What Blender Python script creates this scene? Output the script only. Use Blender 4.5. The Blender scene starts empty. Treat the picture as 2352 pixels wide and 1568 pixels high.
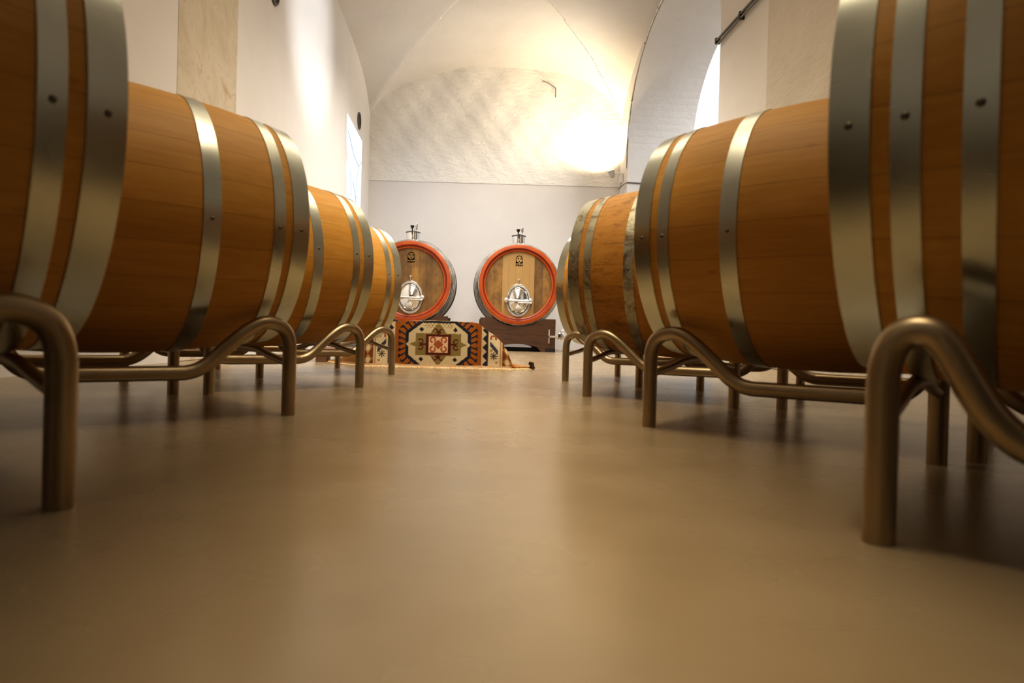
import bpy, bmesh, math, random
from mathutils import Vector, Matrix
random.seed(7)
PI = math.pi
scene = bpy.context.scene
col = scene.collection

# ------------------------------------------------------------------ helpers
def link(o, parent=None):
    col.objects.link(o)
    if parent is not None:
        o.parent = parent
    return o

def obj(name, bm, mats, parent=None, smooth=True, angle=35):
    me = bpy.data.meshes.new(name)
    bm.to_mesh(me); bm.free()
    if not isinstance(mats, (list, tuple)):
        mats = [mats]
    for m in mats:
        me.materials.append(m)
    if smooth:
        me.polygons.foreach_set('use_smooth', [True] * len(me.polygons))
        try:
            me.set_sharp_from_angle(angle=math.radians(angle))
        except Exception:
            pass
    o = bpy.data.objects.new(name, me)
    return link(o, parent)

def thing(name, label, cat, loc=(0, 0, 0), rotz=0.0, group=None):
    o = bpy.data.objects.new(name, None)
    o.empty_display_size = 0.1
    link(o)
    o.location = loc
    o.rotation_euler = (0, 0, rotz)
    o['label'] = label
    o['category'] = cat
    if group:
        o['group'] = group
    return o

def tag(o, label, cat, group=None):
    o['label'] = label
    o['category'] = cat
    if group:
        o['group'] = group
    return o

def struct(name, bm, mats, smooth=False):
    o = obj(name, bm, mats, smooth=smooth)
    o['kind'] = 'structure'
    return o

def dup(root, loc, rotz, label, name=None):
    r = root.copy()
    link(r)
    r.location = loc
    r.rotation_euler = (0, 0, rotz)
    r['label'] = label
    for ch in list(root.children):
        c = ch.copy(); col.objects.link(c); c.parent = r
        for g in list(ch.children):
            d = g.copy(); col.objects.link(d); d.parent = c
    return r

def box(bm, x0, x1, y0, y1, z0, z1, bevel=0.0):
    vs = [bm.verts.new((x, y, z)) for x in (x0, x1) for y in (y0, y1) for z in (z0, z1)]
    idx = [(0, 1, 3, 2), (4, 6, 7, 5), (0, 4, 5, 1), (2, 3, 7, 6), (0, 2, 6, 4), (1, 5, 7, 3)]
    fs = [bm.faces.new([vs[i] for i in f]) for f in idx]
    if bevel:
        es = list({e for f in fs for e in f.edges})
        bmesh.ops.bevel(bm, geom=es, offset=bevel, segments=2, affect='EDGES', profile=0.5)
    return bm

def tube(bm, pts, r, seg=16, cap=True, radii=None, flat=None):
    """swept tube along 3-D points (parallel transport)"""
    pts = [Vector(p) for p in pts]
    n = len(pts)
    tang = []
    for i in range(n):
        a = pts[max(0, i - 1)]; b = pts[min(n - 1, i + 1)]
        tang.append((b - a).normalized())
    up = Vector((0, 0, 1))
    if abs(tang[0].dot(up)) > 0.9:
        up = Vector((1, 0, 0))
        if abs(tang[0].dot(up)) > .9: up = Vector((0, 1, 0))
    nrm = (up - tang[0] * up.dot(tang[0])).normalized()
    rings = []
    for i in range(n):
        nrm = (nrm - tang[i] * nrm.dot(tang[i])).normalized()
        bi = tang[i].cross(nrm)
        rr = radii[i] if radii else r
        fl = flat[i] if flat else 1.0
        rings.append([bm.verts.new(pts[i] + (nrm * math.cos(2 * PI * k / seg) * rr * fl + bi * math.sin(2 * PI * k / seg) * rr)) for k in range(seg)])
    for i in range(n - 1):
        for k in range(seg):
            bm.faces.new([rings[i][k], rings[i][(k + 1) % seg], rings[i + 1][(k + 1) % seg], rings[i + 1][k]])
    if cap:
        bm.faces.new(list(reversed(rings[0])))
        bm.faces.new(rings[-1])
    return bm

def smooth_path(pts, sub=8):
    """Catmull-Rom through points"""
    P = [Vector(p) for p in pts]
    P = [P[0] * 2 - P[1]] + P + [P[-1] * 2 - P[-2]]
    out = []
    for i in range(1, len(P) - 2):
        p0, p1, p2, p3 = P[i - 1:i + 3]
        for k in range(sub):
            t = k / sub
            out.append(0.5 * ((2 * p1) + (p2 - p0) * t + (2 * p0 - 5 * p1 + 4 * p2 - p3) * t * t + (3 * p1 - p0 - 3 * p2 + p3) * t ** 3))
    out.append(P[-2])
    return out

def lathe(bm, prof, axis='X', seg=96, closed=False, center=(0, 0, 0)):
    """prof list of (axial, radius); revolve about local axis through center"""
    cx, cy, cz = center
    rings = []
    for a, r in prof:
        ring = []
        for k in range(seg):
            t = 2 * PI * k / seg
            u, v = r * math.cos(t), r * math.sin(t)
            if axis == 'X': p = (cx + a, cy + u, cz + v)
            elif axis == 'Y': p = (cx + v, cy + a, cz + u)
            else: p = (cx + u, cy + v, cz + a)
            ring.append(bm.verts.new(p))
        rings.append(ring)
    n = len(rings)
    for i in range(n if closed else n - 1):
        A, B = rings[i], rings[(i + 1) % n]
        for k in range(seg):
            bm.faces.new([A[k], A[(k + 1) % seg], B[(k + 1) % seg], B[k]])
    return rings

def capped(bm, prof, axis, seg, center=(0, 0, 0)):
    r = lathe(bm, prof, axis, seg, center=center)
    bm.faces.new(list(reversed(r[0]))); bm.faces.new(r[-1])
    bmesh.ops.recalc_face_normals(bm, faces=bm.faces)

def recalc(bm):
    bmesh.ops.recalc_face_normals(bm, faces=bm.faces)
    return bm

# ------------------------------------------------------------------ materials
class N:
    def __init__(s, name):
        s.m = bpy.data.materials.new(name); s.m.use_nodes = True
        s.t = s.m.node_tree; s.t.nodes.clear()
        s.out = s.n('ShaderNodeOutputMaterial'); s.b = s.n('ShaderNodeBsdfPrincipled')
        s.l(s.b.outputs[0], s.out.inputs[0])
        s.tc = s.n('ShaderNodeTexCoord')
    def n(s, k, **kw):
        x = s.t.nodes.new(k)
        for a, v in kw.items():
            setattr(x, a, v)
        return x
    def l(s, a, b): s.t.links.new(a, b)
    def obj(s): return s.tc.outputs['Object']
    def mapping(s, src, scale=(1, 1, 1), loc=(0, 0, 0)):
        m = s.n('ShaderNodeMapping'); m.inputs['Scale'].default_value = scale; m.inputs['Location'].default_value = loc
        s.l(src, m.inputs[0]); return m.outputs[0]
    def noise(s, src, scale=5, detail=4, rough=.55, dist=0):
        x = s.n('ShaderNodeTexNoise'); x.inputs['Scale'].default_value = scale
        x.inputs['Detail'].default_value = detail; x.inputs['Roughness'].default_value = rough
        x.inputs['Distortion'].default_value = dist
        s.l(src, x.inputs['Vector']); return x.outputs[0]
    def ramp(s, src, stops):
        r = s.n('ShaderNodeValToRGB'); e = r.color_ramp.elements
        while len(e) < len(stops): e.new(0.5)
        for i, (p, c) in enumerate(stops):
            e[i].position = p; e[i].color = (*c, 1) if len(c) == 3 else c
        s.l(src, r.inputs[0]); return r.outputs[0]
    def math(s, op, a, b=None, c=None):
        x = s.n('ShaderNodeMath', operation=op)
        for i, v in enumerate((a, b, c)):
            if v is None: continue
            if isinstance(v, (int, float)): x.inputs[i].default_value = v
            else: s.l(v, x.inputs[i])
        return x.outputs[0]
    def mix(s, f, a, b, mode='MIX'):
        x = s.n('ShaderNodeMix', data_type='RGBA', blend_type=mode)
        if isinstance(f, (int, float)): x.inputs[0].default_value = f
        else: s.l(f, x.inputs[0])
        for i, v in ((6, a), (7, b)):
            if isinstance(v, tuple): x.inputs[i].default_value = (*v, 1) if len(v) == 3 else v
            else: s.l(v, x.inputs[i])
        return x.outputs[2]
    def bump(s, h, strength=.3, dist=.01, normal=None):
        b = s.n('ShaderNodeBump'); b.inputs['Strength'].default_value = strength; b.inputs['Distance'].default_value = dist
        s.l(h, b.inputs['Height'])
        if normal is not None: s.l(normal, b.inputs['Normal'])
        s.l(b.outputs[0], s.b.inputs['Normal']); return b.outputs[0]
    def set(s, **kw):
        for k, v in kw.items():
            i = s.b.inputs[k.replace('_', ' ')]
            if isinstance(v, (int, float)): i.default_value = v
            elif isinstance(v, tuple): i.default_value = (*v, 1) if len(v) == 3 else v
            else: s.l(v, i)
        return s

def plain(name, color, rough=.5, metal=0.0, **kw):
    m = N(name); m.set(Base_Color=color, Roughness=rough, Metallic=metal, **kw)
    return m.m

def mottled(name, c1, c2, scale=8, rough=.5, metal=0.0, bump=0.0, bd=.004, detail=5, stretch=(1, 1, 1), rr=None):
    m = N(name); v = m.mapping(m.obj(), stretch)
    f = m.noise(v, scale, detail)
    m.set(Base_Color=m.ramp(f, [(.3, c1), (.7, c2)]), Metallic=metal)
    if rr: m.set(Roughness=m.ramp(f, [(.3, (rr[0],) * 3), (.7, (rr[1],) * 3)]))
    else: m.set(Roughness=rough)
    if bump:
        m.bump(m.noise(v, scale * 2.5, 6), bump, bd)
    return m.m

def barrel_wood(name, light, mid, dark, stain=0.0, seed=0.0, staves=26):
    m = N(name); sep = m.n('ShaderNodeSeparateXYZ')
    v = m.mapping(m.obj(), (1, 1, 1), (0, 0, -BZ))
    m.l(v, sep.inputs[0])
    ang = m.math('ARCTAN2', sep.outputs[2], sep.outputs[1])
    st = m.math('MULTIPLY', ang, staves / (2 * PI))
    idx = m.math('FLOOR', st)
    wn = m.n('ShaderNodeTexWhiteNoise', noise_dimensions='1D')
    m.l(m.math('ADD', idx, seed), wn.inputs['W'])
    fr = m.math('FRACT', st)
    edge = m.math('MINIMUM', fr, m.math('SUBTRACT', 1.0, fr))
    grain = m.noise(m.mapping(m.obj(), (2.2, 34, 34), (seed, 0, 0)), 2.2, 7, .6, .4)
    blot = m.noise(m.mapping(m.obj(), (1.3, 1.3, 1.3), (seed * 3, 1, 2)), 2.4, 3)
    base = m.ramp(grain, [(.25, mid), (.75, light)])
    base = m.mix(m.math('MULTIPLY', wn.outputs[0], .22), base, dark)
    base = m.mix(m.math('MULTIPLY', m.ramp(blot, [(.45, (0, 0, 0)), (.75, (1, 1, 1))]), .18 + stain * .35), base, dark)
    if stain:
        sp = m.noise(m.mapping(m.obj(), (5, 5, 14)), 3.2, 6, .7, 1.2)
        base = m.mix(m.math('MULTIPLY', m.ramp(sp, [(.5, (0, 0, 0)), (.68, (1, 1, 1))]), stain), base, (.05, .025, .012))
    kn = m.n('ShaderNodeTexVoronoi'); kn.inputs['Scale'].default_value = 5.5
    m.l(m.mapping(m.obj(), (1, 2.2, 2.2), (seed * 7, 3, 1)), kn.inputs['Vector'])
    base = m.mix(m.math('MULTIPLY', m.ramp(kn.outputs['Distance'], [(.04, (1, 1, 1)), (.1, (0, 0, 0))]), .35), base, dark)
    seam = m.ramp(edge, [(.0, (1, 1, 1)), (.03, (0, 0, 0))])
    base = m.mix(m.math('MULTIPLY', seam, .28), base, (.06, .025, .006))
    m.set(Base_Color=base, Roughness=.58)
    m.b.inputs['Specular IOR Level'].default_value = .3
    m.bump(m.math('SUBTRACT', m.math('MULTIPLY', grain, .35), seam), .14, .0015)
    return m.m

def head_wood(name, board, light, mid, dark, seed=0, centre=None):
    """oak boards of a cask / barrel head, boards run along Z, vary with local X (cask) or Y (barrel)"""
    m = N(name); sep = m.n('ShaderNodeSeparateXYZ'); m.l(m.obj(), sep.inputs[0])
    ax = sep.outputs[0]
    q = m.math('ADD', m.math('DIVIDE', ax, board), .5 + seed)
    wn = m.n('ShaderNodeTexWhiteNoise', noise_dimensions='1D'); m.l(m.math('FLOOR', q), wn.inputs['W'])
    fr = m.math('FRACT', q); edge = m.math('MINIMUM', fr, m.math('SUBTRACT', 1.0, fr))
    g = m.noise(m.mapping(m.obj(), (30, 30, 1.6), (seed, 0, 0)), 1.5, 7, .65, .6)
    bl = m.noise(m.mapping(m.obj(), (5, 5, 3.2), (seed * 2, 0, 0)), 1.6, 6, .7)
    base = m.ramp(g, [(.3, mid), (.72, light)])
    base = m.mix(m.math('MULTIPLY', wn.outputs[0], .6), base, dark)
    base = m.mix(m.math('MULTIPLY', m.ramp(bl, [(.4, (0, 0, 0)), (.68, (1, 1, 1))]), .75), base, dark)
    if centre:
        a, b, cc = centre
        inb = m.math('MULTIPLY', m.math('GREATER_THAN', ax, a), m.math('LESS_THAN', ax, b))
        cb = m.mix(m.math('MULTIPLY', bl, .5), cc, mid)
        base = m.mix(inb, base, cb)
    seam = m.ramp(edge, [(0, (1, 1, 1)), (.03, (0, 0, 0))])
    base = m.mix(m.math('MULTIPLY', seam, .5), base, (.05, .02, .006))
    m.set(Base_Color=base, Roughness=.5)
    m.bump(g, .15, .001)
    return m.m

def hoop_metal(name, c1, c2, rust=0.0, rough=(.26, .44)):
    m = N(name)
    v = m.mapping(m.obj(), (22, 3, 3)); f = m.noise(v, 2.5, 5)
    b2 = m.noise(m.mapping(m.obj(), (1, 1, 1)), 6, 2, .45)
    base = m.ramp(b2, [(.3, c1), (.7, c2)])
    if rust:
        r = m.noise(m.mapping(m.obj(), (3, 3, 3)), 4, 7, .7, .8)
        base = m.mix(m.math('MULTIPLY', m.ramp(r, [(.5, (0, 0, 0)), (.62, (1, 1, 1))]), rust), base, (.10, .055, .022))
    m.set(Base_Color=base, Metallic=.9, Roughness=m.ramp(b2, [(.3, (rough[0],) * 3), (.7, (rough[1],) * 3)]))
    m.bump(f, .04, .001)
    return m.m

BZ = 0.506            # height of a barrel's axis
WOOD = [barrel_wood('oak_staves_a', (.64, .335, .070), (.52, .245, .031), (.28, .11, .009), 0, 0.0),
        barrel_wood('oak_staves_b', (.64, .335, .070), (.52, .245, .031), (.28, .11, .009), 0, 11.0),
        barrel_wood('oak_staves_stained', (.60, .30, .055), (.46, .195, .022), (.17, .065, .008), .5, 5.0)]
M_HEAD = head_wood('oak_head', .08, (.50, .24, .08), (.34, .14, .035), (.15, .06, .015))
M_HOOP = hoop_metal('galvanised_hoop', (.50, .50, .41), (.63, .625, .52), 0, (.22, .36))
M_HOOP_OLD = hoop_metal('stained_hoop', (.33, .30, .21), (.50, .46, .34), .75, (.4, .6))
M_RIVET = plain('rivet_steel', (.16, .13, .09), .45, .7)
M_TUBE = mottled('brown_tinted_stainless', (.35, .262, .15), (.45, .35, .215), 6, metal=.88, rr=(.30, .46), bump=.04, bd=.001)  # brushed stainless; the floor's brown reflection is put into its colour
M_STEEL = mottled('polished_stainless', (.78, .77, .75), (.86, .85, .83), 5, metal=1.0, rr=(.08, .16))
M_SATIN = mottled('satin_stainless', (.60, .58, .53), (.72, .70, .66), 9, metal=1.0, rr=(.25, .4))
M_BLACK = plain('black_rubber', (.012, .011, .010), .45)
M_CHIME = mottled('red_orange_paint', (.30, .046, .003), (.40, .078, .006), 6, .38)
M_GROOVE = plain('dark_red_paint', (.22, .012, .004), .45)
M_CASKHOOP = hoop_metal('cask_hoop', (.40, .39, .37), (.55, .54, .51), 0, (.22, .36))
M_CASKOAK = mottled('dark_cask_staves', (.045, .028, .018), (.085, .05, .028), 6, .6, stretch=(8, 1, 8))
M_CRADLE = mottled('dark_stained_boards', (.045, .017, .006), (.085, .034, .012), 3, .42, stretch=(1.5, 6, 12), bump=.15)
M_PLINTH = plain('black_plinth', (.012, .009, .008), .4)
M_WHITE = plain('white_plastic', (.75, .74, .72), .5)
M_BRAND = plain('burnt_brand_mark', (.035, .014, .006), .7)
M_DARKWOOD = mottled('brown_crate_wood', (.10, .045, .02), (.19, .09, .04), 3, .55, stretch=(2, 12, 12), bump=.2)

def plaster(name, c1, c2, scale, bump, bd, rough=.85, big=0.0):
    m = N(name); v = m.obj()
    f = m.noise(v, 1.3, 5, .6); h = m.noise(m.mapping(v, (1, 1, 1.9)), scale, 7, .62, .35)
    h2 = m.noise(v, scale * .22, 3)
    m.set(Base_Color=m.ramp(f, [(.25, c1), (.75, c2)]), Roughness=rough)
    hh = m.math('ADD', h, m.math('MULTIPLY', h2, big))
    m.bump(hh, bump, bd)
    return m.m
M_WALL = plaster('smooth_limewash', (.66, .63, .60), (.72, .69, .665), 9, .12, .01)
M_ROUGH = plaster('rough_plaster', (.80, .775, .73), (.87, .84, .79), 7, .75, .045, big=.8)
M_VAULT = plaster('vault_limewash', (.64, .61, .585), (.70, .675, .65), 5, .35, .02, big=1.0)
M_PIER = plaster('rough_pier_plaster', (.50, .44, .35), (.60, .53, .43), 9, .7, .02, big=.8)
M_FARROOM = plaster('side_room_limewash', (.68, .69, .69), (.74, .75, .75), 5, .3, .02)
def stone():
    m = N('tan_stone'); v = m.obj()
    f = m.noise(v, 3.0, 7, .7, .6); g = m.noise(v, 11, 5)
    b = m.ramp(f, [(.3, (.50, .42, .30)), (.52, (.60, .53, .42)), (.66, (.44, .29, .17))])
    m.set(Base_Color=b, Roughness=.85); m.bump(m.math('ADD', f, g), .4, .012); return m.m
M_STONE = stone()
def floor_mat():
    m = N('sealed_screed_floor'); v = m.obj()
    a = m.noise(m.mapping(v, (1, 1, 1)), 1.6, 3, .5, .3); b = m.noise(m.mapping(v, (1, 1, 1)), 14, 3, .5)
    c_ = m.noise(m.mapping(v, (1, 1, 1)), 4, 2, .45)
    base = m.ramp(a, [(.25, (.205, .150, .082)), (.75, (.255, .190, .108))])
    base = m.mix(m.math('MULTIPLY', b, .22), base, (.13, .09, .045))
    base = m.mix(m.math('MULTIPLY', m.ramp(c_, [(.25, (0, 0, 0)), (.8, (1, 1, 1))]), .22), base, (.42, .33, .22))
    m.set(Base_Color=base, Roughness=m.ramp(c_, [(.2, (.25,) * 3), (.8, (.29,) * 3)]))
    m.b.inputs['Specular IOR Level'].default_value = .75
    m.bump(b, .004, .003); return m.m
M_FLOOR = floor_mat()

# ------------------------------------------------------------------ the room
XL, XR, YB, YF = -1.933, 2.675, -4.0, 12.6
TOP = 6.4
# floor
bm = bmesh.new(); box(bm, XL - .3, 8.3, YB - .3, 14.3, -.2, 0); struct('floor', bm, M_FLOOR)
# left wall with a stone pier set in it
bm = bmesh.new(); box(bm, XL - .3, XL, YB, YF + .6, 0, TOP); struct('wall_left', bm, M_WALL)
bm = bmesh.new(); box(bm, XL - .05, XL + .005, 4.53, 5.62, 0, 4.9, .006); struct('trim_1', bm, M_STONE)
# far wall: smooth below, rough proud plaster above the ledge
bm = bmesh.new(); box(bm, XL - .3, XR + .05, YF, YF + .3, 0, 3.4); struct('wall_far', bm, M_WALL)
bm = bmesh.new()
nx, nz = 90, 60
grid = []
rnd = random.Random(3)
for i in range(nx + 1):
    x = XL - .02 + (XR - XL + .04) * i / nx
    colv = []
    for j in range(nz + 1):
        z0 = 2.995 + .055 * i / nx
        z = z0 + (TOP - z0) * j / nz
        d = .012 * math.sin(x * 3.1 + z * 2.3) + .010 * math.sin(x * 7.7 - z * 5.1) + .006 * math.sin(x * 17 + z * 13)
        colv.append(bm.verts.new((x, YF - .012 - (.022 - d) * min(1, (z - z0) / .35), z)))
    grid.append(colv)
for i in range(nx):
    for j in range(nz):
        bm.faces.new([grid[i][j], grid[i + 1][j], grid[i + 1][j + 1], grid[i][j + 1]])
for i in range(nx):   # underside of the ledge
    a, b = grid[i][0], grid[i + 1][0]
    c_ = bm.verts.new((b.co.x, YF + .01, b.co.z)); d_ = bm.verts.new((a.co.x, YF + .01, a.co.z))
    bm.faces.new([a, d_, c_, b])
struct('wall_far_upper', bm, M_ROUGH, smooth=True)
# unseen wall behind the viewpoint, coloured dark to cut bounce on the near barrels
bm = bmesh.new(); box(bm, XL - .3, 8.3, YB - .3, YB, 0, TOP); struct('wall_back', bm, plaster('darkened_back_plaster', (.12, .10, .08), (.16, .14, .11), 5, .3, .02))
# right wall, 1.15 m thick, with the big arched opening
AY0, AY1, AS, ARISE = 7.42, 11.92, 3.55, 1.62
AYc, AHW = (AY0 + AY1) / 2, (AY1 - AY0) / 2
def archz(y):
    u = min(1, abs(y - AYc) / AHW)
    return AS + ARISE * (1 - u ** 2.1) ** (1 / 2.1)
XO = 3.825
bm = bmesh.new()
box(bm, XR, XO, YB, AY0, 0, TOP)
box(bm, XR, XO, AY1, YF + .3, 0, TOP)
NA = 48
ys = [AYc - AHW * math.cos(PI * k / NA) for k in range(NA + 1)]
for k in range(NA):
    y0, y1 = ys[k], ys[k + 1]; z0, z1 = archz(y0), archz(y1)
    v = [bm.verts.new(p) for p in ((XR, y0, z0), (XR, y1, z1), (XR, y1, TOP), (XR, y0, TOP), (XO, y0, z0), (XO, y1, z1), (XO, y1, TOP), (XO, y0, TOP))]
    bm.faces.new([v[0], v[1], v[2], v[3]]); bm.faces.new([v[4], v[7], v[6], v[5]]); bm.faces.new([v[0], v[4], v[5], v[1]])
bmesh.ops.remove_doubles(bm, verts=bm.verts, dist=.0005)
struct('wall_right', bm, M_VAULT)
bm = bmesh.new(); box(bm, XR - .035, XR + .02, 4.15, 6.14, 0, 4.9, .012); struct('trim_2', bm, M_PIER)
bm = bmesh.new(); box(bm, XR - .012, XR + .02, 6.13, 7.425, 0, 4.6, .005); struct('trim_3', bm, plaster('smooth_pier_plaster', (.60, .555, .49), (.67, .62, .555), 9, .1, .008))
# side aisle behind the opening
bm = bmesh.new(); box(bm, XO, 8.3, 13.6, 13.9, 0, TOP); struct('wall_side_far', bm, M_FARROOM)
bm = bmesh.new(); box(bm, 8.0, 8.3, 2.0, 13.9, 0, TOP); struct('wall_side_outer', bm, M_FARROOM)
bm = bmesh.new(); box(bm, XO, 8.3, 1.7, 2.0, 0, TOP); struct('wall_side_near', bm, M_FARROOM)
bm = bmesh.new(); box(bm, XO - .3, 8.3, 1.7, 13.9, 6.3, 6.5); struct('ceiling_side', bm, M_FARROOM)

# groin vault, one bay of 6.2 m repeated towards the viewer
def g_(u, e): return max(0.0, 1 - min(1.0, u) ** e) ** (1 / e)
VX, VHX = (XL + XR) / 2, (XR - XL) / 2
def vault(x, y):
    u = abs(x - VX) / VHX
    yy = ((y - 9.5 + 3.1) % 6.2) - 3.1
    v = abs(yy) / 3.1
    side = 1.32 if x > VX else .72
    HA, HB = 1.15, side
    w = max(u, v) ** 1.6
    den = u * u + v * v + 1e-9
    H = w * ((v * v * HA + u * u * HB) / den) + (1 - w) * 1.42
    kk = .05; hh = max(kk - abs(u - v), 0) / kk; mn = max(0, min(u, v) - hh * hh * kk * .25)
    return 4.0 + H * g_(mn, 2.3 if v > u else 1.9)
bm = bmesh.new()
NX, NY = 150, 420
gr = [[bm.verts.new((XL - .01 + (XR - XL + .02) * i / NX, YB + (YF - YB) * j / NY, vault(XL + (XR - XL) * i / NX, YB + (YF - YB) * j / NY))) for j in range(NY + 1)] for i in range(NX + 1)]
for i in range(NX):
    for j in range(NY):
        bm.faces.new([gr[i][j], gr[i][j + 1], gr[i + 1][j + 1], gr[i + 1][j]])
struct('ceiling', bm, M_VAULT, smooth=True)

# ------------------------------------------------------------------ wine barrels
RB, RH, HL = .3497, .3102, .4394
def rad(x): return RB - (RB - RH) * (x / HL) ** 2

def hoop_bm(x0, x1, t=.0022):
    bm = bmesh.new()
    n = 4
    xs = [x0 + (x1 - x0) * i / n for i in range(n + 1)]
    prof = [(x, rad(x) + t) for x in xs] + [(x, rad(x) - .004) for x in reversed(xs)]
    lathe(bm, prof, 'X', 128, closed=True, center=(0, 0, BZ))
    bmesh.ops.recalc_face_normals(bm, faces=bm.faces)
    return bm

def rivet_bm(x, ang, side):
    bm = bmesh.new()
    r = rad(x) + .0022
    c0 = Vector((x, side * r * math.cos(ang), BZ + r * math.sin(ang)))
    nrm = Vector((0, side * math.cos(ang), math.sin(ang)))
    bmesh.ops.create_uvsphere(bm, u_segments=12, v_segments=8, radius=.0050)
    for v in bm.verts:
        v.co = Vector((v.co.x, v.co.y, v.co.z * .45))
    q = Vector((0, 0, 1)).rotation_difference(nrm)
    bmesh.ops.rotate(bm, cent=(0, 0, 0), matrix=q.to_matrix(), verts=bm.verts)
    bmesh.ops.translate(bm, vec=c0, verts=bm.verts)
    return bm

def make_barrel(label, loc, rotz, side, wood, hoopm, hoops, rivet_ang):
    t = thing('wine_barrel', label, 'barrel', loc, rotz, 'oak wine barrels on steel racks')
    bm = bmesh.new()
    n = 36
    prof = [(-HL + 2 * HL * i / n, rad(-HL + 2 * HL * i / n)) for i in range(n + 1)]
    prof = [(-HL + .03, RH - .026), (-HL + .002, RH - .020)] + prof + [(HL - .002, RH - .020), (HL - .03, RH - .026)]
    lathe(bm, prof, 'X', 128, center=(0, 0, BZ)); recalc(bm)
    obj('stave_body', bm, wood, t)
    for s in (-1, 1):
        bm = bmesh.new(); capped(bm, [(s * (HL - .032) - .008, RH - .020), (s * (HL - .032) + .008, RH - .020)], 'X', 96, (0, 0, BZ))
        obj('barrel_head', bm, M_HEAD, t)
    for s in (1, -1):
        for (o0, o1) in hoops:
            x0, x1 = s * (HL - o0), s * (HL - o1)
            h = obj('hoop', hoop_bm(min(x0, x1), max(x0, x1)), hoopm, t)
            obj('rivet', rivet_bm((x0 + x1) / 2, math.radians(rivet_ang), side), M_RIVET, h)
    return t

H6 = [(0, .0468), (.0682, .0996), (.2345, .276)]
H8 = [(0, .0468), (.0682, .0996), (.139, .171)]
BARRELS = {  # x, y, yaw, along shift, lateral shift (metres)
    'R1': (0.981, 0.806, 0.8685, -0.014, -0.041), 'R2': (0.975, 1.816, 0.8785, -0.048, -0.092),
    'R3': (0.949, 2.770, 1.0261, -0.001, -0.077), 'R4': (0.997, 3.637, 0.9446, -0.018, -0.057),
    'L1': (-1.009, 0.894, 0.8192, -0.024, -0.076), 'L2': (-0.985, 1.933, 0.9197, -0.058, -0.096),
    'L3': (-0.955, 2.898, 0.8967, -0.056, -0.088), 'L4': (-0.926, 3.833, 0.9437, -0.065, -0.099)}
BLAB = {
    'R1': 'nearest oak barrel of the right row, cut off by the right picture edge',
    'R2': 'full-bodied clean oak barrel of the right row, second from the viewer',
    'R3': 'oak barrel with dark weathered stains and dull hoops, third of the right row',
    'R4': 'farthest oak barrel of the right row, mostly hidden, bright head hoop beside the right cask',
    'L1': 'nearest oak barrel of the left row, cut off by the left picture edge',
    'L2': 'large clean oak barrel of the left row, second from the viewer, below the stone pier',
    'L3': 'third oak barrel of the left row, below the glowing panel',
    'L4': 'farthest oak barrel of the left row, overlapping the left red-rimmed cask'}
RLAB = {
    'R1': 'nearest bent steel tube rack on the right, carrying the cut-off right barrel',
    'R2': 'bent steel tube rack under the second barrel of the right row',
    'R3': 'bent steel tube rack under the stained third barrel of the right row',
    'R4': 'farthest bent steel tube rack of the right row, near the drain valve',
    'L1': 'nearest bent steel tube rack on the left, at the left picture edge',
    'L2': 'bent steel tube rack under the second barrel of the left row',
    'L3': 'bent steel tube rack under the third barrel of the left row',
    'L4': 'farthest bent steel tube rack of the left row, leg in front of the draped rug'}

# rack profile (along barrel axis, height), gentle slope on the aisle side, steep on the outer side
K = .228
def rack_points(steep):
    gentle = [(1.566, .80), (1.55, .90), (1.515, .985), (1.45, 1.045), (1.36, 1.076), (1.27, 1.078), (1.17, 1.045), (1.05, .97), (.92, .86), (.78, .73), (.66, .62), (.55, .55), (.44, .518), (.30, .512)]
    hard = [(1.566, .80), (1.558, .90), (1.53, 1.0), (1.475, 1.062), (1.41, 1.078), (1.345, 1.06), (1.29, 1.0), (1.235, .90), (1.17, .78), (1.10, .67), (1.01, .58), (.90, .53), (.78, .515), (.6, .512)]
    a = hard if steep else gentle
    b = hard
    return [(x * K, z * K) for x, z in a] + [(-x * K, z * K) for x, z in reversed(b)]
TR = .0182
TL, GA = .7141 / 2, .338
def make_rack(label, loc, rotz, steep):
    t = thing('barrel_rack', label, 'rack', loc, rotz, 'bent steel barrel racks')
    for s in (-1, 1):
        P = [(x, s * GA, z) for x, z in rack_points(steep)]
        bm = bmesh.new(); tube(bm, smooth_path(P, 4), TR, 20); obj('cradle_tube', bm, M_TUBE, t)
    for sx in (1, -1):
        for s in (-1, 1):
            bm = bmesh.new(); tube(bm, [(sx * TL, s * GA, 0), (sx * TL, s * GA, .004), (sx * TL, s * GA, .10), (sx * TL, s * GA, .80 * K + .001)], TR, 20)
            obj('leg', bm, M_TUBE, t)
        zc, zt = .141, .1705
        P = [(sx * TL, -GA, zc), (sx * TL, -GA + .03, zc + .001), (sx * TL, -.20, zc + .014), (sx * TL, -.09, zt), (sx * TL, .09, zt), (sx * TL, .20, zc + .014), (sx * TL, GA - .03, zc + .001), (sx * TL, GA, zc)]
        bm = bmesh.new(); pts = smooth_path(P, 4)
        n = len(pts); fl = [0.5 if (i < 4 or i > n - 5) else 1.0 for i in range(n)]
        tube(bm, pts, .0105, 12, flat=fl); obj('crossbar', bm, M_TUBE, t)
    return t

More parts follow.
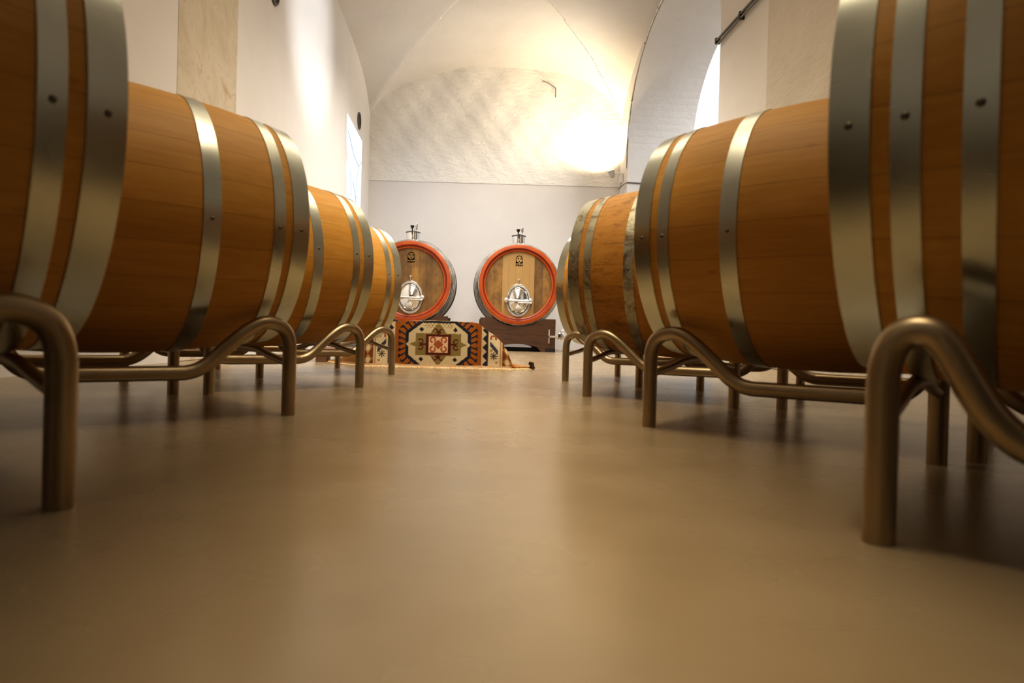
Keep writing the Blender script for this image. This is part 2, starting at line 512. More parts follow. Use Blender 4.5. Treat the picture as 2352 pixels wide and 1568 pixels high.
first = {}
for k, (X, Y, ps, sx, sy) in BARRELS.items():
    right = k[0] == 'R'
    a = Vector((-math.sin(ps), math.cos(ps), 0)) if right else Vector((math.sin(ps), math.cos(ps), 0))
    pp = Vector((math.cos(ps), math.sin(ps), 0)) if right else Vector((-math.cos(ps), math.sin(ps), 0))
    rz = math.atan2(a.y, a.x)
    c = Vector((X, Y, 0))
    steep = (k == 'R1')
    kk = ('rack', steep)
    if kk not in first:
        first[kk] = make_rack(RLAB[k], c - pp * .018, rz, steep)
    else:
        dup(first[kk], c - pp * .018, rz, RLAB[k])
    bc = c + a * sx + pp * sy
    side = 1 if right else -1
    ra = 6 if k in ('L3', 'L4') else -3
    wood = WOOD[2] if k == 'R3' else WOOD[(int(k[1]) + right) % 2]
    kb = (right, ra, wood.name, k == 'R1')
    if kb not in first:
        first[kb] = make_barrel(BLAB[k], bc, rz, side, wood, M_HOOP_OLD if k == 'R3' else M_HOOP, H8 if k == 'R1' else H6, ra)
    else:
        dup(first[kb], bc, rz, BLAB[k])

# ------------------------------------------------------------------ big casks with red chimes
CR, CBR, CHL, CZ = .606, .682, .62, 1.008
def crad(y): return CBR - (CBR - CR) * (y / CHL) ** 2
def make_cask(label, X, Y, centre, seed):
    t = thing('oak_cask', label, 'cask', (X, Y, 0), 0, 'large casks with red rims')
    bm = bmesh.new(); n = 24
    prof = [(-CHL + 2 * CHL * i / n, crad(-CHL + 2 * CHL * i / n)) for i in range(n + 1)]
    prof = [(-CHL + .075, .545)] + prof + [(CHL - .06, .545)]
    lathe(bm, prof, 'Y', 128, center=(0, 0, CZ)); recalc(bm); obj('stave_body', bm, M_CASKOAK, t)
    # painted chime ring: outer, groove, inner
    f = -CHL
    for nm, m, pr in (('chime_ring', M_CHIME, [(f + .02, CR + .0005), (f - .006, CR - .001), (f - .010, CR - .010), (f - .008, .550), (f + .012, .545), (f + .05, .56)]),
                      ('chime_groove', M_GROOVE, [(f + .010, .549), (f + .014, .545), (f + .018, .527), (f + .012, .523), (f + .06, .53)]),
                      ('chime_inner_ring', M_CHIME, [(f + .014, .526), (f + .012, .522), (f + .020, .503), (f + .055, .497), (f + .07, .52)])):
        bm = bmesh.new(); lathe(bm, pr, 'Y', 128, closed=True, center=(0, 0, CZ)); recalc(bm); obj(nm, bm, m, t)
    hm = head_wood('cask_head_oak', .105, (.33, .185, .048), (.235, .115, .02), (.06, .026, .006), seed, centre)
    bm = bmesh.new(); capped(bm, [(f + .045, .515), (f + .075, .515)], 'Y', 96, (0, 0, CZ))
    hd = obj('cask_head', bm, hm, t)
    bm = bmesh.new(); capped(bm, [(CHL - .075, .53), (CHL - .045, .53)], 'Y', 96, (0, 0, CZ)); obj('cask_head', bm, hm, t)
    for y0, y1 in ((.0, .05), (.085, .13), (.175, .22), (.28, .33)):
        for s in (-1, 1):
            a, b = sorted((s * (CHL - y0), s * (CHL - y1)))
            bm = bmesh.new()
            pr = [(a, crad(a) + .008), ((a + b) / 2, crad((a + b) / 2) + .009), (b, crad(b) + .008), (b, crad(b) - .004), (a, crad(a) - .004)]
            lathe(bm, pr, 'Y', 128, closed=True, center=(0, 0, CZ)); recalc(bm); obj('hoop', bm, M_CASKHOOP, t)
    # oval manway door
    yf = f + .045
    def oval(bm, prof, rx, rz_, zc, seg=64):
        rings = []
        for dy, s in prof:
            rings.append([bm.verts.new((s * rx * math.cos(2 * PI * k / seg), yf - dy, zc + s * rz_ * math.sin(2 * PI * k / seg) if True else 0)) for k in range(seg)])
        for i in range(len(rings) - 1):
            for k in range(seg):
                bm.faces.new([rings[i][k], rings[i + 1][k], rings[i + 1][(k + 1) % seg], rings[i][(k + 1) % seg]])
        return rings
    ZH = .77
    bm = bmesh.new(); oval(bm, [(-.01, 1.0), (.012, 1.0), (.020, .97), (.020, .82), (.004, .80)], .192, .252, ZH); recalc(bm)
    door = obj('manway_frame', bm, M_SATIN, t)
    bm = bmesh.new(); oval(bm, [(.0, .84), (.0225, .835), (.0225, .795), (.0, .79)], .192, .252, ZH); recalc(bm); obj('gasket', bm, M_BLACK, door)
    bm = bmesh.new(); r_ = oval(bm, [(.0, .79), (.022, .785), (.026, .76), (.020, .70), (.030, .60), (.048, .42), (.058, .22), (.061, .05)], .192, .252, ZH)
    bm.faces.new(r_[-1]); recalc(bm); obj('manway_door', bm, M_STEEL, t)
    bar = bmesh.new()
    zb = ZH - .005
    tube(bar, [(-.185, yf - .085, zb + .004), (-.1, yf - .09, zb), (.1, yf - .09, zb - .004), (.20, yf - .085, zb - .006)], .016, 14)
    cb = obj('clamp_bar', bar, M_SATIN, t)
    for sx in (-1, 1):
        bm = bmesh.new(); capped(bm, [(-.115, .02), (-.11, .034), (-.07, .034), (-.0, .02)], 'Y', 24, (sx * .185, yf, zb + .004)); obj('clamp_boss', bm, M_SATIN, cb)
    bm = bmesh.new(); tube(bm, [(.0, yf - .115, zb - .03), (.07, yf - .118, zb - .034), (.195, yf - .118, zb - .036)], .0095, 12); obj('clamp_lever', bm, M_SATIN, cb)
    bm = bmesh.new(); capped(bm, [(-.12, .018), (-.118, .045), (-.10, .052), (-.08, .045), (-.078, .016), (-.03, .016)], 'Y', 32, (-.002, yf, ZH - .125)); obj('door_knob', bm, M_SATIN, t)
    bm = bmesh.new(); tube(bm, [(0, yf - .095, ZH - .11), (0, yf - .095, ZH)], .012, 12); obj('door_spindle', bm, M_SATIN, t)
    bm = bmesh.new(); capped(bm, [(-.02, .014), (-.012, .018), (.0, .018)], 'Y', 20, (0, yf, ZH + .315)); tube(bm, [(0, yf - .02, ZH + .31), (0, yf - .02, ZH + .265)], .007, 10)
    obj('sample_tap', bm, M_SATIN, t)
    # filling neck on top
    zt = CZ + crad(.33) - .02
    yN = -.33
    bm = bmesh.new(); capped(bm, [(zt - .03, .125), (zt + .012, .12), (zt + .016, .098), (zt + .125, .098)], 'Z', 40, (0, yN, 0)); nk = obj('filling_neck', bm, M_STEEL, t)
    bm = bmesh.new(); capped(bm, [(zt + .122, .104), (zt + .126, .112), (zt + .134, .112), (zt + .140, .10), (zt + .150, .05)], 'Z', 40, (0, yN, 0)); obj('neck_lid', bm, plain('dark_lid_rim', (.18, .17, .16), .3, 1.0), t)
    bm = bmesh.new(); capped(bm, [(zt + .146, .008), (zt + .185, .009), (zt + .21, .028), (zt + .232, .030), (zt + .236, .022)], 'Z', 24, (-.012, yN - .03, 0)); obj('black_knob', bm, M_BLACK, t)
    bm = bmesh.new(); tube(bm, [(-.002, yN - .108, zt + .15), (-.004, yN - .112, zt + .12), (-.004, yN - .104, zt + .09)], .008, 10); obj('lid_latch', bm, M_BLACK, t)
    bm = bmesh.new(); tube(bm, smooth_path([(.015, yN, zt + .145), (.02, yN, zt + .165), (.05, yN, zt + .175), (.052, yN, zt + .20)], 4), .008, 10); capped(bm, [(zt + .195, .016), (zt + .20, .019), (zt + .265, .019), (zt + .27, .012), (zt + .285, .012)], 'Z', 24, (.052, yN, 0)); obj('airlock', bm, M_STEEL, t)
    # brand burnt into the head: arch, two peaks, base band and a line of small letters
    br = bmesh.new(); yb = yf - .0015
    ze = 1.345
    def poly(pts):
        vs = [br.verts.new((x, yb, z)) for x, z in pts]
        f_ = br.faces.new(vs)
    aw, ah = .052, .075
    outer = [(-aw, ze - .01)] + [(-aw * math.cos(PI * k / 16), ze + .055 + aw * math.sin(PI * k / 16)) for k in range(17)] + [(aw, ze - .01)]
    inner = [(x * .86, (z - ze - .01) * .9 + ze + .01) for x, z in outer]
    for i in range(len(outer) - 1):
        poly([outer[i], outer[i + 1], inner[i + 1], inner[i]])
    poly([(-.052, ze - .012), (-.052, ze + .03), (-.03, ze + .008), (-.008, ze + .002), (-.006, ze - .012)])
    poly([(.052, ze - .012), (.006, ze - .012), (.008, ze + .002), (.03, ze + .008), (.052, ze + .03)])
    poly([(-.026, ze + .06), (-.016, ze + .078), (-.008, ze + .062), (-.018, ze + .05)])
    poly([(.02, ze + .075), (.036, ze + .068), (.03, ze + .04), (.022, ze + .05)])
    poly([(-.008, ze + .02), (.0, ze + .034), (.010, ze + .02), (.0, ze + .006)])
    for kx in range(9):
        x = -.052 + .0125 * kx
        hgt = (.022, .015, .018, .022, .014, .018, .022, .016, .02)[kx]
        poly([(x, ze - .045), (x + .009, ze - .045), (x + .009, ze - .045 + hgt), (x, ze - .045 + hgt)])
    poly([(-.056, ze - .052), (.058, ze - .052), (.058, ze - .048), (-.056, ze - .048)])
    bmesh.ops.solidify(br, geom=br.faces[:], thickness=.001)
    obj('brand_emblem', br, M_BRAND, t, smooth=False)
    return t

CASK_Y = 10.3 + CHL
make_cask('right red-rimmed oak cask with a pale centre board, beside the stained barrel', .70, CASK_Y, (-.247, .235, (.39, .25, .095)), 0)
make_cask('left red-rimmed oak cask with a uniformly brown head, half hidden by the left barrels', -.93, CASK_Y, None, 3.37)

def make_cradle(label, X):
    t = thing('cask_cradle', label, 'cradle', (X, CASK_Y, 0), 0, 'wooden cradles under the casks')
    def board(y0, y1, r):
        bm = bmesh.new(); W0, W1 = .552, .572
        top = []
        n = 28
        xe = math.sqrt(max(0, r * r - (CZ - .50) ** 2)); xe = min(xe, W0 - .02)
        top.append((-W0, .50))
        for k in range(n + 1):
            x = -xe + 2 * xe * k / n
            top.append((x, CZ - math.sqrt(r * r - x * x)))
        top.append((W0, .50))
        bot = [(-W1, .0), (-W1 + .18, .0)] + [(-.30 + .6 * k / 16, .07 + .045 * math.sin(PI * k / 16)) for k in range(17)] + [(W1 - .18, .0), (W1, .0)]
        # build as strips between bottom and top by x samples
        def zt(x):
            if abs(x) >= xe: return .50
            return min(.5, CZ - math.sqrt(r * r - x * x))
        def zbm(x):
            ax = abs(x)
            if ax > .36: return .0
            if ax > .30: return .07 * (.36 - ax) / .06
            return .07 + .045 * math.cos(PI * ax / .6)
        xs = [-W1 + 2 * W1 * k / 60 for k in range(61)]
        rows = []
        for x in xs:
            rows.append([bm.verts.new((x, y, z)) for y in (y0, y1) for z in (zbm(x), zt(x))])
        for i in range(60):
            a, b = rows[i], rows[i + 1]
            bm.faces.new([a[0], b[0], b[1], a[1]]); bm.faces.new([a[2], a[3], b[3], b[2]])
            bm.faces.new([a[1], b[1], b[3], a[3]]); bm.faces.new([a[0], a[2], b[2], b[0]])
        bm.faces.new([rows[0][0], rows[0][1], rows[0][3], rows[0][2]]); bm.faces.new([rows[-1][0], rows[-1][2], rows[-1][3], rows[-1][1]])
        recalc(bm); return bm
    obj('cradle_board', board(-CHL + .02, -CHL + .09, crad(CHL - .09) + .009), M_CRADLE, t, smooth=False)
    obj('cradle_board', board(CHL - .12, CHL - .05, crad(CHL - .12) + .009), M_CRADLE, t, smooth=False)
    for s in (-1, 1):
        bm = bmesh.new(); box(bm, s * .50 - .04, s * .50 + .04, -CHL + .09, CHL - .12, .03, .17, .004); obj('side_rail', bm, M_CRADLE, t, smooth=False)
        bm = bmesh.new(); box(bm, s * .50 - .075, s * .50 + .075, -CHL + .005, -CHL + .02, 0, .06, .003); obj('foot_block', bm, M_PLINTH, t, smooth=False)
    bm = bmesh.new(); box(bm, -.42, .42, -.30, -.24, 0, .05, .003); obj('plinth', bm, M_PLINTH, t, smooth=False)
    bm = bmesh.new(); box(bm, -.42, .42, .24, .30, 0, .05, .003); obj('plinth', bm, M_PLINTH, t, smooth=False)
    return t
cr1 = make_cradle('dark wooden cradle under the right red-rimmed cask, with a drain valve', .705)
cr2 = make_cradle('dark wooden cradle under the left red-rimmed cask, behind the draped rug', -.925)
# drain valve fixed at the right end of the right cradle
dv = bmesh.new()
box(dv, .465, .487, -CHL + .005, -CHL + .021, .13, .34, .002)
dvo = obj('valve_plate', dv, M_SATIN, cr1, smooth=False)
dv = bmesh.new(); tube(dv, [(.476, -CHL - .03, .235), (.55, -CHL - .03, .235), (.60, -CHL - .03, .236)], .017, 14); tube(dv, [(.476, -CHL + .01, .235), (.476, -CHL - .03, .235)], .017, 14); obj('valve_pipe', dv, M_STEEL, dvo)
dv = bmesh.new(); capped(dv, [(-.03, .02), (-.028, .05), (-.02, .058), (.02, .058), (.028, .05), (.03, .02)], 'Y', 36, (.648, -CHL - .03, .24)); obj('valve_body', dv, M_STEEL, dvo)
dv = bmesh.new(); tube(dv, [(.645, -CHL - .03, .29), (.645, -CHL - .03, .325), (.66, -CHL - .03, .334), (.71, -CHL - .03, .334)], .007, 10); obj('valve_handle', dv, M_STEEL, dvo)

# ------------------------------------------------------------------ draped rug on a crate
RCX = -.219           # centre of the medallion
U = .000451
ORANGE = (.30, .095, .016); ORANGE2 = (.19, .042, .008); NAVY = (.022, .022, .03); CREAM = (.50, .40, .24); CREAM2 = (.58, .47, .30)
OLIVE = (.20, .145, .05); MAROON = (.085, .018, .010); RUST = (.30, .085, .03); PINK = (.60, .40, .24); GOLD = (.36, .19, .065)
def hexd(dx, dy):     # signed-ish distance outside the cream octagon
    ax, ay = abs(dx), abs(dy)
    return max(ax - 440, ay - 320, (ax * .62 + ay * .785) - 400)
def rugcol(x, z):
    dx = (x - RCX) / U; dy = (z - .158) / U
    ax, ay = abs(dx), abs(dy)
    if z < .022: return PINK if (int(x * 61) % 5) else CREAM2
    if ax > 645:
        if ax < 662: return CREAM
        if ax < 722:
            q = ((dy + 1000) % 130) / 130.0
            w = abs(q - .5) * 2 * 60
            return NAVY if (ax - 662) > w else CREAM
        if ax < 745: return (.03, .028, .05)
        if ax < 940:
            bx = ax - 835; by = dy
            r = math.hypot(bx, by + 155)
            if r < 38 + 24 * math.cos(8 * math.atan2(by + 155, bx)): return (.06, .05, .04)
            if abs((bx) * .75 + (by + 35) * .66) < 24 and abs(bx) < 62: return (.05, .055, .07)
            r2 = math.hypot(bx + 10, by - 110)
            if 26 < r2 < 52 and by > 90: return RUST
            if math.hypot(bx - 20, by - 190) < 30: return OLIVE
            if math.hypot(bx + 40, by + 70) < 20 or math.hypot(bx - 40, by + 250) < 18: return GOLD
            if abs(bx) > 86: return GOLD
            return CREAM2
        if ax < 962: return CREAM
        if ax < 1095:
            q = math.sin(dy * .035 + ax * .01) + math.sin(ax * .05)
            return CREAM2 if q > 1.0 else (GOLD if q > 0 else (.17, .05, .015))
        if ax < 1250: return ORANGE if (int(dy * .02 + ax * .012) % 3) else GOLD
        return GOLD
    d = hexd(dx, dy)
    # side spikes of the octagon
    if ax >= 430 and ax < 482 and ay < (482 - ax) * .9: return CREAM
    if d < 0:
        if abs(ax - 252) + abs(ay - 222) < 36: return NAVY
        star = (ax < 335 and ay < 165) or (ax / 430.0 + ay / 190.0 < 1) or (ax / 245.0 + ay / 330.0 < 1)
        if star and ay < 300:
            if ax < 145 and ay < 118:
                if ax / 78.0 + ay / 72.0 < 1: return RUST
                r = math.hypot(ax - 82, ay - 70)
                if 24 < r < 48 and not (ax < 82 and ay < 55 and ax > 60): return RUST
                return PINK
            if ax < 186 and ay < 152: return MAROON
            # hooks on the four sides
            if ay < 13 and ax < 262: return MAROON
            if 186 < ax < 330:
                r = math.hypot(ax - 262, ay - 45)
                if 22 < r < 42 and not (ax > 285 and 20 < ay < 55): return MAROON
            if ax < 13 and ay < 215: return MAROON
            if 150 < ay < 270:
                r = math.hypot(ax - 52, ay - 200)
                if 24 < r < 42 and not (ay < 195 and ax > 45): return MAROON
            return OLIVE
        if 250 < ay and ax < 200 and math.sin(ax * .12) * math.cos(ay * .1) > .35 and dy > 0: return OLIVE
        return CREAM
    if d < 46: return NAVY
    if d < 150:
        t = (math.atan2(dy, dx) * 560)
        q = (t % 82) / 82.0
        e = (d - 46) / 104.0
        if dx < 0: q = 1 - q
        if dy < 0: q = 1 - q
        h = .22 + .42 * e
        if h < q < h + .30: return NAVY
        if e > .72 and h - .28 < q < h + .30: return NAVY
    base = ORANGE if ax < 560 else tuple(a * .75 + b * .25 for a, b in zip(ORANGE, ORANGE2))
    return base

def topH(x):
    pr = [(-1.05, .004), (-.98, .012), (-.90, .05), (-.84, .09), (-.78, .115), (-.70, .19), (-.62, .262), (-.56, .300), (-.50, .310), (-.2, .318), (.0, .313), (.05, .306), (.10, .268), (.16, .228), (.215, .178), (.25, .125), (.268, .08), (.285, .035), (.33, .018), (.44, .010)]
    for (x0, z0), (x1, z1) in zip(pr, pr[1:]):
        if x <= x1:
            f = (x - x0) / (x1 - x0); return z0 + (z1 - z0) * max(0, f)
    return pr[-1][1]
def rug():
    bm = bmesh.new(); layer = bm.verts.layers.float_color.new('rug_pattern')
    NXr = 440; x0, x1 = -1.05, .44
    def yfront(x):   # front foot line, left tail swings back
        return 4.62 + (max(0, -.70 - x) ** 1.25) * 1.9 + max(0, x - .28) * .9
    cols = []
    nz, nt = 100, 26
    for i in range(NXr + 1):
        x = x0 + (x1 - x0) * i / NXr
        H = topH(x) + .0015 * math.sin(x * 40)
        yf = yfront(x)
        wob = .006 * math.sin(x * 9) + .004 * math.sin(x * 23)
        c_ = []
        # floor lip
        for k in range(4):
            y = yf - .05 * (1 - k / 4); v = bm.verts.new((x, y + wob, .004 + .006 * (k / 4)))
            v[layer] = (*(CREAM2 if rnd.random() > .35 else GOLD), 1); c_.append(v)
        for k in range(nz + 1):
            z = .010 + (max(H, .016) - .010) * k / nz
            f = k / nz
            y = yf + wob * (1 - f) + .018 * f * f + (.010 * math.sin(x * 11 + z * 20) * (1 - f) * f * 2 if x > .08 or x < -.5 else 0)
            v = bm.verts.new((x, y, z)); c4 = rugcol(x, z if H > .05 else .05)
            n = .84 + .06 * (rnd.random() - .5)
            v[layer] = (c4[0] * n, c4[1] * n, c4[2] * n, 1); c_.append(v)
        yb = yf + .018 + wob
        D = .50 if H > .1 else .22
        for k in range(1, nt + 1):
            f = k / nt
            y = yb + D * f
            z = H + .006 * math.sin(PI * f) if f < .85 else H * (1 - (f - .85) / .15) + .004
            z = max(z, .004)
            v = bm.verts.new((x, y, z)); c4 = rugcol(x, .30 - f * .25); v[layer] = (*c4, 1); c_.append(v)
        cols.append(c_)
    for i in range(NXr):
        A, B = cols[i], cols[i + 1]
        for j in range(len(A) - 1):
            bm.faces.new([A[j], B[j], B[j + 1], A[j + 1]])
    m = N('woven_wool_pattern'); at = m.n('ShaderNodeAttribute', attribute_name='rug_pattern')
    fz = m.noise(m.obj(), 160, 3)
    colr = m.mix(.25, at.outputs['Color'], m.mix(fz, (0, 0, 0), (1, 1, 1)), 'OVERLAY')
    m.set(Base_Color=colr, Roughness=.95); m.b.inputs['Specular IOR Level'].default_value = .1
    m.bump(fz, .5, .003)
    o = obj('draped_rug', bm, m.m, None, True, 60)
    md = o.modifiers.new('thick', 'SOLIDIFY'); md.thickness = .010; md.offset = -1
    return tag(o, 'patterned orange, navy and cream wool rug draped over a low crate', 'rug')
rg = rug()
fr = bmesh.new()
for k in range(9):
    a = random.uniform(-.5, .5)
    tube(fr, [(.432 + .012 * math.sin(k), 4.70 + .006 * k, .006), (.43 + .02 * a, 4.70 + .006 * k, .03), (.425 + .05 * a, 4.69, .056 - .002 * k)], .007, 6, radii=[.008, .008, .003])
obj('corner_tassel', fr, plain('dark_tassel_wool', (.05, .018, .01), .9), rg)
# crate under the rug
cr = thing('wooden_crate', 'low brown wooden crate under the draped rug, showing at its left end', 'crate', (-.35, 4.95, 0))
bm = bmesh.new(); box(bm, -.13, .395, -.285, .16, .0, .285, .006); obj('crate_body', bm, M_DARKWOOD, cr, smooth=False)
bm = bmesh.new(); box(bm, -.14, .40, -.29, .165, .285, .297, .003); obj('crate_lid', bm, M_DARKWOOD, cr, smooth=False)
pl = thing('wooden_pallet', 'low brown wooden board stack on the floor left of the draped rug', 'pallet', (-.95, 5.45, 0), .15)
for k in range(3):
    bm = bmesh.new(); box(bm, -.26, .24, -.30 + .2 * k, -.16 + .2 * k, .07, .10, .003); obj('pallet_board', bm, M_DARKWOOD, pl, smooth=False)
for s in (-.24, .14):
    bm = bmesh.new(); box(bm, s, s + .08, -.28, .26, 0, .07, .003); obj('pallet_runner', bm, M_DARKWOOD, pl, smooth=False)

# ------------------------------------------------------------------ wall fittings
def disc_fix(label, y, z, r):
    t = thing('round_wall_vent', label, 'vent', (XL, y, z), 0, 'round dark wall vents')
    bm = bmesh.new(); lathe(bm, [(.0, r), (.018, r), (.022, r - .006), (.020, r - .022), (.006, r - .024), (0, r - .02)], 'X', 48, closed=True); recalc(bm); obj('vent_frame', bm, plain('grey_vent_frame', (.10, .095, .09), .5), t)
    bm = bmesh.new(); capped(bm, [(.0, r - .02), (.008, r - .02)], 'X', 48); obj('vent_grille', bm, plain('black_vent_mesh', (.02, .018, .016), .6), t)
disc_fix('round dark vent on the left wall beside the glowing panel', 11.37, 3.69, .137)
disc_fix('round dark vent high on the left wall at the top picture edge', 6.56, 3.42, .142)

# glowing picture panel on the left wall
t = thing('wall_screen', 'glowing pale blue picture panel on the left wall near the far corner', 'screen', (XL, 11.0, 2.85))
bm = bmesh.new()
pts = [(10.34, 3.485), (11.725, 3.455), (11.72, 2.15), (10.5, 2.15), (10.44, 2.3), (10.47, 2.45), (10.42, 2.58), (10.36, 2.70), (10.40, 2.80), (10.50, 2.84), (10.42, 2.92), (10.36, 3.0)]
vs = [bm.verts.new((.006, y - 11.0, z - 2.85)) for y, z in pts]
f_ = bm.faces.new(vs); bmesh.ops.solidify(bm, geom=[f_], thickness=-.006)
m = N('glowing_panel'); m.set(Base_Color=(.30, .38, .46), Roughness=.6)
m.b.inputs['Emission Color'].default_value = (.66, .84, 1.0, 1); m.b.inputs['Emission Strength'].default_value = .95
obj('panel', bm, m.m, t, smooth=False)
ln = plain('pale_grey_line', (.45, .50, .56), .6)
for seg in ([(10.42, 3.25), (10.95, 3.02), (11.45, 2.96), (11.72, 3.10)], [(11.45, 2.96), (11.25, 2.70), (11.22, 2.35)], [(10.70, 2.72), (10.80, 2.45), (10.78, 2.2)], [(10.95, 2.6), (11.3, 2.3), (11.6, 2.2)]):
    bm = bmesh.new(); tube(bm, [(.008, y - 11.0, z - 2.85) for y, z in seg], .006, 6); obj('drawn_line', bm, ln, t)

# spot lamp at the far right corner, warm uplight
t = thing('spot_lamp', 'small white spotlight on a bracket in the far right corner, shining upwards', 'lamp', (2.655, 12.25, 3.2))
bm = bmesh.new(); box(bm, -.16, .02, -.02, .02, .0, .03, .004); obj('bracket_arm', bm, M_WHITE, t, smooth=False)
bm = bmesh.new(); capped(bm, [(-.10, .02), (-.085, .045), (.02, .062), (.03, .066)], 'Z', 32)
hd = obj('lamp_head', bm, plain('lamp_housing', (.55, .53, .5), .5), t); hd.location = (-.20, 0, .035); hd.rotation_euler = (0, math.radians(-18), 0)
bm = bmesh.new(); capped(bm, [(.031, .060), (.034, .055)], 'Z', 32)
m = N('lamp_glass'); m.set(Base_Color=(1, 1, 1)); m.b.inputs['Emission Color'].default_value = (1, .95, .85, 1); m.b.inputs['Emission Strength'].default_value = 12
lg = obj('lamp_lens', bm, m.m, hd)
bm = bmesh.new(); box(bm, -.045, -.005, -.03, .03, -.15, .0, .004); obj('junction_box', bm, M_WHITE, t, smooth=False)
# cable loop and thin pipe below the lamp
M_CABLE = plain('grey_cable', (.22, .21, .2), .5); M_CONDUIT = mottled('galvanised_conduit', (.50, .48, .44), (.65, .63, .58), 12, metal=.7, rr=(.3, .45))
bm = bmesh.new(); tube(bm, smooth_path([(2.63, 12.22, 3.05), (2.62, 12.2, 2.99), (2.60, 12.18, 2.95), (2.585, 12.17, 2.92), (2.60, 12.15, 2.94), (2.64, 12.0, 2.975), (2.667, 11.94, 2.985)], 5), .010, 8)
tag(obj('lamp_cable', bm, M_CABLE), 'looped grey cable hanging under the corner spotlight', 'cable')
bm = bmesh.new(); tube(bm, [(2.66, 11.908, 2.99), (2.9, 11.906, 2.985), (3.8, 11.905, 2.97)], .011, 8)
tag(obj('wall_pipe', bm, M_CABLE), 'thin grey pipe running right from the corner spotlight across the arch jamb', 'pipe')
# conduit following the arch edge
P = []
for k in range(0, 33):
    y = AY1 + .02 - (AY1 - 7.9) * (k / 32) ** 1.35
    P.append((XR - .0135, y + (.03 if k == 0 else 0), (archz(min(y, AY1)) if y < AY1 else AS) + .035))
P = [(XR - .0135, AY1 + .045, 3.25), (XR - .0135, AY1 + .045, 3.4)] + P
bm = bmesh.new(); tube(bm, P, .013, 10); cdo = obj('arch_conduit', bm, M_CONDUIT)
tag(cdo, 'thin metal conduit following the edge of the big right arch', 'pipe')
for k in (6, 14, 20, 26, 30):
    p = P[k]; bm = bmesh.new(); box(bm, p[0] - .018, p[0] + .014, p[1] - .02, p[1] + .02, p[2] - .02, p[2] + .02, .004); obj('pipe_clip', bm, M_CONDUIT, cdo, smooth=False)
# double conduit along the near pier
bm = bmesh.new()
tube(bm, [(XR - .05, 7.44, 3.555), (XR - .05, 6.9, 3.54), (XR - .05, 5.6, 3.50)], .014, 10)
tube(bm, [(XR - .05, 7.40, 3.505), (XR - .05, 6.9, 3.50), (XR - .05, 5.6, 3.45)], .011, 10)
po = obj('pier_conduit', bm, plain('dark_conduit', (.14, .13, .11), .4, .6)); tag(po, 'pair of dark metal rods running up along the near right pier', 'pipe')
bm = bmesh.new(); box(bm, XR - .066, XR - .01, 7.425, 7.455, 3.52, 3.585, .004); obj('end_cap', bm, M_BLACK, po, smooth=False)
bm = bmesh.new(); box(bm, XR - .066, XR - .01, 6.75, 6.78, 3.48, 3.56, .004); obj('pipe_clip', bm, M_BLACK, po, smooth=False)
# short cable on the rough far wall
bm = bmesh.new(); tube(bm, smooth_path([(1.18, YF - .06, 4.93), (1.28, YF - .062, 4.90), (1.38, YF - .06, 4.845), (1.432, YF - .06, 4.81), (1.436, YF - .06, 4.72), (1.436, YF - .06, 4.64)], 4), .009, 8)
tag(obj('wall_cable', bm, M_CABLE), 'short bent grey cable on the rough upper far wall', 'cable')

# ------------------------------------------------------------------ light
def area(name, loc, target, size, power, color, size_y=None, spread=180):
    l = bpy.data.lights.new(name, 'AREA'); l.energy = power; l.color = color; l.size = size
    if size_y: l.shape = 'RECTANGLE'; l.size_y = size_y
    l.spread = math.radians(spread)
    o = bpy.data.objects.new(name, l); link(o); o.location = loc
    o.rotation_euler = (Vector(target) - Vector(loc)).to_track_quat('-Z', 'Y').to_euler()
    return o
def spot(name, loc, target, power, color, size, blend, soft):
    l = bpy.data.lights.new(name, 'SPOT'); l.energy = power; l.color = color; l.spot_size = math.radians(size); l.spot_blend = blend; l.shadow_soft_size = soft
    o = bpy.data.objects.new(name, l); link(o); o.location = loc
    o.rotation_euler = (Vector(target) - Vector(loc)).to_track_quat('-Z', 'Y').to_euler()
    return o
WARM = (1, .80, .55); NEUT = (1, .93, .85); COOL = (.78, .88, 1.0)
spot('corner_uplight', (2.43, 12.2, 3.30), (2.05, 12.55, 4.4), 175, (1, .76, .44), 140, 1.0, .05)
spot('corner_uplight_fill', (1.8, 10.9, 3.5), (.5, 12.2, 5.0), 115, (1, .86, .66), 150, 1.0, .3)
area('far_bay_fill', (.4, 8.8, 4.6), (.4, 9.4, 0), 2.0, 185, NEUT, 3.0, spread=130)  # added overhead fill, no fixture; brightens the far floor and bay
area('aisle_front_fill', (.25, 3.2, 3.4), (.1, 6.6, .2), .9, 34, (1, .90, .76), .6, spread=95)  # unseen fill added to light the rug and cask fronts
area('mid_bay_fill', (.35, 5.2, 4.3), (.3, 6.2, 0), 2.0, 52, (1, .87, .68), 2.8, spread=125)  # added overhead fill without a fixture, tilted away from the viewer
area('barrel_row_fill', (.12, 2.0, 3.5), (.10, 3.9, 0), .9, 34, (1, .87, .66), 1.6, spread=100)  # added fill, cone cut so the nearest barrels stay dark
area('vault_fill', (.3, 4.4, 3.2), (.2, 4.4, 6), 1.6, 34, (1, .93, .80), 2.4)  # unseen lamp added facing up, to brighten the vault
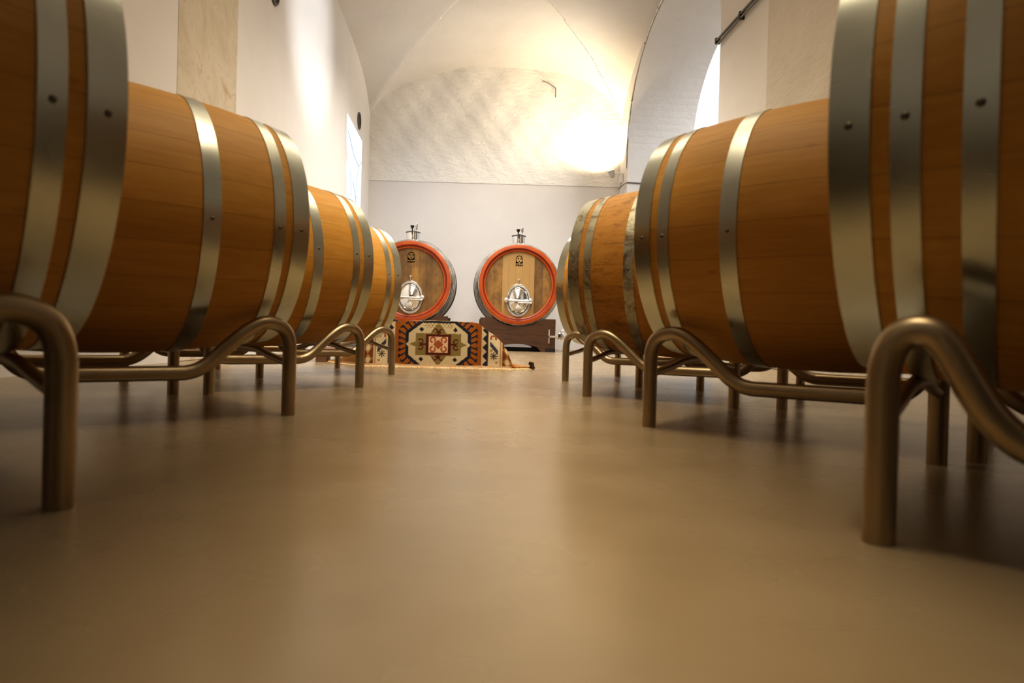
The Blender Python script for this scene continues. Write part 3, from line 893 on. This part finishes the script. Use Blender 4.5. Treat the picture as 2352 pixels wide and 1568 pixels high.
area('near_aisle_fill', (.12, 1.45, 3.4), (.12, 1.35, 0), .12, 5.5, (1, .86, .64), 2.6, spread=20)  # added narrow lamp, lays a pool of light on the near floor
spot('rear_wall_wash', (1.0, -1.6, 1.6), (XL, -1.5, 2.5), 75, (1, .95, .85), 90, .8, .2)  # added behind the viewpoint so the near hoops reflect a bright wall
spot('rear_wall_wash_2', (-.8, -1.2, 1.6), (XR, -1.0, 2.5), 75, (1, .95, .85), 90, .8, .2)  # second added rear spot, for the opposite wall
spot('rear_vault_wash', (.1, -1.0, 2.0), (.1, .4, 5.0), 60, (1, .94, .82), 110, .8, .2)  # added unseen spot; lit vault shows in the tops of the near hoops
area('side_daylight', (6.2, 10.0, 5.0), (4.6, 13.0, 3.0), 2.4, 190, (.94, .97, 1.0))
spot('left_wall_wash', (2.3, 7.6, 3.0), (XL, 8.1, 3.75), 520, (.92, .96, 1.0), 36, .9, .12)
spot('left_wall_wash_2', (2.3, 6.7, 3.2), (XL, 6.2, 3.9), 110, (.92, .96, 1.0), 18, .7, .10)
w = bpy.data.worlds.new('World'); scene.world = w; w.use_nodes = True
w.node_tree.nodes['Background'].inputs[0].default_value = (.5, .42, .33, 1)
w.node_tree.nodes['Background'].inputs[1].default_value = .02

# ------------------------------------------------------------------ camera
cam = bpy.data.cameras.new('camera'); co = bpy.data.objects.new('camera', cam); link(co)
cam.sensor_width = 36.0; cam.lens = 1568.5 * 36 / 2352
yaw, pitch, roll = .0601, -.0078, .0269
fwd = Vector((math.sin(yaw) * math.cos(pitch), math.cos(yaw) * math.cos(pitch), math.sin(pitch)))
r = Vector((math.cos(yaw), -math.sin(yaw), 0)); u = r.cross(fwd)
r2 = r * math.cos(roll) + u * math.sin(roll); u2 = u * math.cos(roll) - r * math.sin(roll)
M = Matrix((r2, u2, -fwd)).transposed().to_4x4(); M.translation = Vector((0, 0, .228))
co.matrix_world = M
cam.clip_start = .02
cam.dof.use_dof = True; cam.dof.focus_distance = 9.0; cam.dof.aperture_fstop = 4.5
scene.camera = co
scene.view_settings.view_transform = 'Standard'
scene.view_settings.look = 'Medium High Contrast'
scene.view_settings.exposure = 0.0
